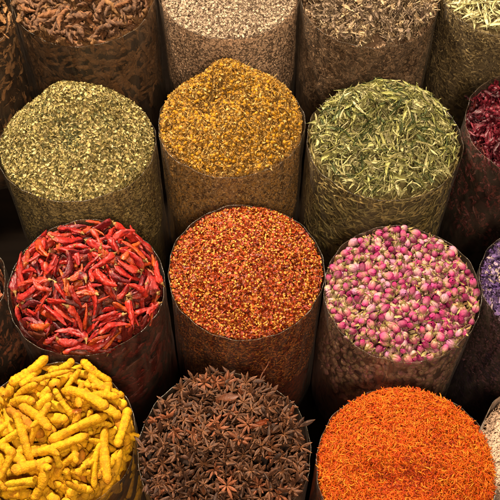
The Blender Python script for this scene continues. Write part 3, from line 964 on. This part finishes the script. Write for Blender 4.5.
ff = many(flake, 7, (.0028, .0062), (.0009, .0019), .0002, 4, 3, (.4, 1.5))
fm = spice_mat('chilli_flake', ['#b84210', '#942a0a', '#c8581a', '#a8340c', '#5e1606', '#c86c22'], 'island', gain=.8, rough=.45, spec=.4, nscale=400, dark=.35, trans=.08)
sd = many(seed, 5, (.003, .0042), (.0010, .0014))
sm = spice_mat('chilli_seed', ['#c8842c', '#b8701e', '#d49a44', '#a85c16'], 'island', rough=.5, spec=.35, nscale=400, dark=.25)
fs = spice_mat('flake_packed', ['#7c3c14', '#9a5420', '#5c2a0e', '#a86a28'], 'island', gain=1.3, rough=.6, dark=.35)
fine('flakes', 'crushed_chilli', 'orange red crushed chilli with pale seeds heaped in the middle sack', 'chilli flakes',
     [(ff, 11000, (-.003, .0025), .6, fm, .75, 1.25), (sd, 2800, (-.001, .0025), .6, sm, .85, 1.1)], ['#6a220c', '#883614', '#4c1608'], 250, [(ff, 4200, .2, fs), (sd, 1500, .2, fs)])

tf = many(thread, 10, (.007, .013), (.0004, .00075), 4)
sfm = spice_mat('safflower_thread', ['#d85c0a', '#c43e08', '#e06e10', '#a42c06', '#e48a22', '#cc4c0a'], 'island', gain=.9, rough=.6, spec=.2, nscale=400, dark=.25, trans=.12)
sfd = spice_mat('safflower_dark', ['#963008', '#782406', '#ac3c0c'], 'island', rough=.6, spec=.2, dark=.3)
fine('safflower', 'safflower_threads', 'fiery orange safflower threads heaped in the front right sack', 'safflower',
     [(tf, 15500, (-.003, .003), .45, sfm, .7, 1.15), (tf, 800, (-.001, .0025), .45, sfd, .6, 1.0)], ['#a83a08', '#c44c0a', '#862c06'], 220, [(tf, 5000, .15, sfm)], hollow=[(tf, 1500, sfd)])

lf = many(flake, 7, (.005, .010), (.0012, .0026), .0004)
lm = spice_mat('violet_petal', ['#54386c', '#402a54', '#6e5484', '#342244', '#8c7494', '#a89478'], 'island', rough=.65, spec=.2, nscale=300, dark=.35, trans=.1)
ls = spice_mat('violet_packed', ['#3c2438', '#523040', '#2c1a28', '#6a4450'], 'island', rough=.7, dark=.35)
fine('lavender', 'violet_petals', 'violet and cream dried petals in the sack at the right edge', 'petals',
     [(lf, 4200, (-.003, .004), .6, lm, .8, 1.3)], ['#20142a', '#2e1c38', '#160e1c'], 200, [(lf, 2800, .15, ls)])

gf = many(flake, 6, (.003, .0055), (.0009, .0016), .0002)
gm = spice_mat('grain', ['#a89078', '#baa286', '#947c66', '#c8b294', '#806a58'], 'island', gain=.85, rough=.7, spec=.2, nscale=400, dark=.3)
gs = spice_mat('grain_packed', ['#a88c74', '#bca088', '#927862', '#c8ae92'], 'island', gain=1.9, rough=.75, spec=.15, dark=.3)  # side colour lifted by gain instead of lighting it more
fine('grain', 'pale_grain', 'pale pinkish beige flaky grain heaped in the back row', 'grain',
     [(gf, 8000, (-.002, .0025), .5, gm, .8, 1.3)], ['#8a7260', '#a08874', '#705c4c'], 300, [(gf, 9000, .2, gs)])

cf = many(flake, 6, (.0022, .004), (.0008, .0013), .0001)
cmn = spice_mat('cream_flake', ['#c4a68e', '#bfa086', '#c8ac94', '#b8987e'], 'island', rough=.7, spec=.2, nscale=400, dark=.25, trans=.1)
fine('coconut', 'cream_flakes', 'cream coloured flakes in the sack at the lower right corner', 'flakes',
     [(cf, 9000, (-.001, .0015), .3, cmn, .8, 1.3)], ['#a88c76', '#b0947e', '#a0846e'], 250, [(cf, 4500, .2, cmn)])

# ---- crumpled dried flowers ---------------------------------------------------------------------
hp = HP['dryflower']
dm = [spice_mat('dry_flower_grey', ['#7e6856', '#6c5648', '#8e7864', '#5c493e'], gain=.85, tint='#a89074', rough=.7, spec=.2, nscale=300, dark=.45, bump=.3, trans=.1),
      spice_mat('dry_flower_tan', ['#a88e6c', '#9a8060'], gain=1.35, tint='#c4aa86', rough=.7, spec=.2, nscale=300, dark=.4, bump=.3, trans=.1)]
G = many(crumpled_flower, 12)
M, pos = scatter_top(hp, 460, rin=.009, up=(.001, .010), tilt=1.0)
ok = pos[:, 1] < .045; M, pos = M[ok][:300], pos[ok][:300]
ob = make_protos('dried_flower', G, dm, ['crumpled grey brown dried flower in the back row sack', 'crumpled lighter tan dried flower among the grey brown ones'],
                 'dried flower', 'crumpled dried flowers heaped in one sack')
w = np.where(rng.uniform(size=len(pos)) < .3, 12, 0) + rng.integers(0, 12, len(pos))
place(ob, w, M, pos, Rn(len(pos), .75, 1.15), hp)
d_is = spice_mat('dry_flower_mass', ['#6e5846', '#8a7258', '#4e3e32', '#a08a6c', '#5e4a3a'], 'island', gain=.7, tint='#a08868', rough=.75, spec=.15, dark=.45)
d_sd = spice_mat('dry_flower_packed', ['#6a523c', '#806650', '#523e2c', '#8e745a'], 'island', gain=1.8, tint='#907860', rough=.75, spec=.15, dark=.4)  # gain brightens the colour of the side pieces as if better lit
tws = many(thread, 6, (.012, .030), (.0004, .0009), 5)
TM, TP = scatter_top(hp, 600, rin=.009, up=(-.007, .001), tilt=1)
WM, WP = scatter_top(hp, 220, rin=.014, up=(-.001, .007), tilt=.3)
SM, SP = scatter_side(hp, 700, rin=.006, tilt=.7)
YM, YP = scatter_side(hp, 2500, rin=.003, tilt=.1)
stuff('dried_flower_filling', hp, [hp.core(.009), pieces(G, TM, TP), pieces(tws, WM, WP), pieces(G, SM, SP, .6, 1), pieces(bits, YM, YP)],
      [core_mat('dry_flower_core', ['#5a4432', '#6e5640', '#443224'], 150), d_is, d_is, d_sd, d_sd], 'dried flower fragments and stalks filling the grey brown sack', 'dried flowers')

# ---- pale slim leaves, back right ----------------------------------------------------------------
hp = HP['paleleaf']
pmt = [spice_mat('pale_leaf', ['#c8bc88', '#b8b07a', '#d6cb9c', '#a8a268'], gain=1.15, tint='#e2d8b0', rough=.6, spec=.25, nscale=250, dark=.3, trans=.15)]
G2 = many(slim_leaf, 9, (.020, .034), (.0018, .003))
M, pos = scatter_top(hp, 420, rin=.013, up=(.001, .007), tilt=.3, roll=.8)
ok = (pos[:, 1] < .03) & (pos[:, 0] < .04); M, pos = M[ok], pos[ok]
ob = make_protos('straw_leaf', G2, pmt, ['pale straw green slim leaf in the back right corner sack'], 'leaf', 'pale slim leaves heaped in one sack')
place(ob, rng.integers(0, 9, len(pos)), M, pos, Rn(len(pos), .75, 1.15), hp)
p_is = spice_mat('pale_leaf_mass', ['#b8ae78', '#cabf8e', '#948c58', '#a89e6a'], 'island', tint='#d8ceA4', rough=.65, dark=.35, trans=.1)
p_sd = spice_mat('pale_leaf_packed', ['#6e5f3e', '#847450', '#564a2e', '#927f58'], 'island', gain=1.7, rough=.75, dark=.4)  # side leaves' colour raised by gain, standing in for more light
TM, TP = scatter_top(hp, 800, rin=.012, up=(-.006, .003), tilt=.3, roll=.8)
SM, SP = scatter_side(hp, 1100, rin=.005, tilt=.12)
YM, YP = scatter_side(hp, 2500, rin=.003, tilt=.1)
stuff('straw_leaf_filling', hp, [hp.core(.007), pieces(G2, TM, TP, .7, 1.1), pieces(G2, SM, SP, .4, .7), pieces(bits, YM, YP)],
      [core_mat('pale_leaf_core', ['#5e5034', '#706040', '#483c26'], 150), p_is, p_sd, p_sd], 'pale slim leaves packed in the back right corner sack', 'leaves')

# ---- hibiscus -----------------------------------------------------------------------------------------
hp = HP['hibiscus']
bm = [spice_mat('hibiscus_crimson', ['#5c1220', '#6e1828', '#4a0e1a', '#801f2e'], gain=.8, tint='#8a2836', rough=.42, spec=.4, nscale=250, dark=.5, bump=.4, bscale=500, trans=.12),
      spice_mat('hibiscus_dark', ['#3c1018', '#4a141e'], tint='#641c28', rough=.42, spec=.4, nscale=250, dark=.5, bump=.4, bscale=500, trans=.08)]
G = many(hibiscus, 10)
ob = make_protos('hibiscus_calyx', G, bm, ['crimson curled hibiscus calyx in the sack at the right edge', 'blackish maroon hibiscus calyx among the crimson ones'],
                 'hibiscus', 'dried hibiscus calyces in one sack')
n = 260
half = np.full(n, .009); rad = np.full(n, .006)
res = pack(hp, n, half, rad, .018, sink=.8, M=10, over=.003, edge=.004, jit=.35)
res = [q for q in res if q[1] < .025]
M, pos, idx = pose(res)
print('hibiscus', len(pos))
w = np.where(rng.uniform(size=len(pos)) < .3, 10, 0) + rng.integers(0, 10, len(pos))
place(ob, w, M, pos, Rn(len(pos), .8, 1.15), hp)
b_is = spice_mat('hibiscus_mass', ['#5a1420', '#741a2a', '#3c0e16', '#86202e'], 'island', rough=.5, dark=.5)
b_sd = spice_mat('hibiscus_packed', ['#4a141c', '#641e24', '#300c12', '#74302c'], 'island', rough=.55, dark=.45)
TM, TP = scatter_top(hp, 160, rin=.016, up=(-.014, -.004), tilt=1)
SM, SP = scatter_side(hp, 420, rin=.008, tilt=.8)
stuff('packed_hibiscus', hp, [hp.core(.016), pieces(G, TM, TP), pieces(G, SM, SP, .6, 1)], [core_mat('hibiscus_core', ['#1c0508', '#2a080d', '#120305'], 80), b_is, b_sd],
      'dark hibiscus packed behind the plastic at the right edge', 'hibiscus')

# ---- the two cut off sacks at the left edge --------------------------------------------------------
for key, nm, lab, one, c1, grp, core in (
        ('bark', 'bark_curl', 'curled piece of warm brown bark in the back left corner sack', 'bark', ['#8a6038', '#a0744a', '#6c4828', '#b0865a'], 'curled bark pieces in one sack', ['#2a1a0e', '#3c2614', '#1e1208']),
        ('nutshell', 'brown_chip', 'reddish brown chip in the sack left of the chillies', 'chip', ['#7c4228', '#8e5034', '#5c2e1c', '#a06440'], 'brown chips in one sack', ['#24120a', '#34190e', '#180b06'])):
    hp = HP[key]
    G = many(bark_chip, 8)
    m1 = spice_mat(nm + '_skin', c1, rough=.7, spec=.25, nscale=180, dark=.5, bump=.4, bscale=400)
    m2 = spice_mat(nm + '_packed', c1, 'island', rough=.7, spec=.2, nscale=180, dark=.5, bump=.3)
    n = 160
    half = rng.uniform(.008, .013, n); rad = np.full(n, .005)
    res = [q for q in pack(hp, n, half, rad, .014, sink=.8, M=8, over=.002, edge=.003, jit=.2) if q[1] > .02]
    M, pos, idx = pose(res, roll=.8)
    ob = make_protos(nm, G, [m1], [lab], one, grp)
    place(ob, rng.integers(0, 8, len(pos)), M, pos, Rn(len(pos), .6, .9), hp)
    TM, TP = scatter_top(hp, 150, rin=.02, up=(-.010, -.002), tilt=.4)
    SM, SP = scatter_side(hp, 420, rin=.008, tilt=.2, arc=2.4)
    stuff('packed_' + nm + 's', hp, [hp.core(.012), pieces(G, TM, TP, .6, .9), pieces(G, SM, SP, .6, .9)], [core_mat(nm + '_core', core, 70), m2, m2],
          lab.split(' in the ')[0] + 's packed inside the sack at the left edge', one + ' pieces')

# ---- single odd pieces lying on the heaps -----------------------------------------------------------
def odd(name, key, geo, mat, x, y, up, rz, tilt, label, cat):
    hp = HP[key]
    o = link(name, mesh_np(name, geo[0], geo[1], mat, geo[2]))
    nz = hp.nrm(np.array([x]), np.array([y]))
    M = frames(nz, np.array([rz]), np.array([0.2]), np.array([tilt]))[0]
    z = float(hp.h(np.array(x), np.array(y))) + hp.top + up
    o.matrix_basis = Matrix.Translation((hp.x + x, hp.y + y, z)) @ Matrix([list(map(float, q)) for q in M]).to_4x4()
    tag(o, label, cat)


ro = np.random.default_rng(5)
husk = spice_mat('husk', ['#5c3018', '#6c3c20'], rough=.5, spec=.4, nscale=200, dark=.5, bump=.4)
odd('dry_husk', 'anise', sheet(.026, .0065, 1.1, .12, .3, 12, 9, .7, .0003, ro), husk, .004, .050, .008, .3, .1, 'broad flat brown husk lying near the back of the star anise', 'husk')
odd('curled_husk', 'anise', sheet(.026, .006, 2.0, -.2, .6, 12, 9, .6, .0003, ro), spice_mat('red_husk', ['#8a4220'], rough=.5, spec=.4, nscale=200, dark=.45, bump=.4), .040, .018, .008, .5, -.1, 'curled reddish brown husk right of the middle of the star anise', 'husk')
k9 = np.linspace(0, 1, 9)
odd('dry_twig', 'anise', join([tube(np.stack([.03 * k9 - .004, .002 * np.sin(5 * k9), .003 * k9 ** 2], -1), .0009 * (1.2 - .6 * k9), 6), tube(np.stack([.012 + .008 * k9, .007 * k9, .002 + .004 * k9], -1), .0006 * (1.2 - .6 * k9), 6)]),
    husk, .042, .080, .004, 1.4, -.9, 'thin brown twig standing up at the back of the star anise', 'twig')
odd('root_chip', 'turmeric', sheet(.010, .0035, 1.4, .2, .5, 8, 7, .4, .0004, ro), spice_mat('orange_chip', ['#b8661c'], rough=.6, nscale=200, dark=.4, bump=.4), .030, .014, .010, .2, .1, 'small burnt orange chip lying among the yellow turmeric', 'chip')

# ================================================================== camera and light
cam = bpy.data.cameras.new('camera'); co = bpy.data.objects.new('camera', cam); COL.objects.link(co)
co.location = (0, -.67088, 1.37363); co.rotation_euler = (math.radians(90 - 58), 0, 0)
cam.sensor_width = 36; cam.lens = 72; cam.clip_start = .05; cam.clip_end = 100
scene.camera = co


def lamp(name, loc, tgt, size, power, col):
    l = bpy.data.lights.new(name, 'AREA'); l.shape = 'DISK'; l.size = size; l.energy = power; l.color = col
    o = bpy.data.objects.new(name, l); COL.objects.link(o); o.location = loc
    o.rotation_euler = (Vector(tgt) - Vector(loc)).to_track_quat('-Z', 'Y').to_euler()


lamp('hanging_lamp', (-.58, .74, 1.72), (0, 0.06, .3), .12, 98, (1, .85, .64))
lamp('stall_lamp', (.85, .3, 1.7), (0.05, .1, .3), .2, 13, (1, .80, .56))
lamp('front_fill', (.15, -1.25, 1.95), (0, .35, .2), .3, 46, (1, .80, .58))  # unseen fill light added in front to brighten the sack sides

w = bpy.data.worlds.new('World'); scene.world = w; w.use_nodes = True
bg = w.node_tree.nodes['Background']; bg.inputs[0].default_value = (1, .78, .55, 1); bg.inputs[1].default_value = .06
scene.view_settings.view_transform = 'Standard'; scene.view_settings.look = 'None'
scene.view_settings.exposure = 0; scene.view_settings.gamma = 1
scene.render.engine = 'CYCLES'
scene.cycles.max_bounces = 8; scene.cycles.transparent_max_bounces = 12; scene.cycles.diffuse_bounces = 3
scene.cycles.use_denoising = True
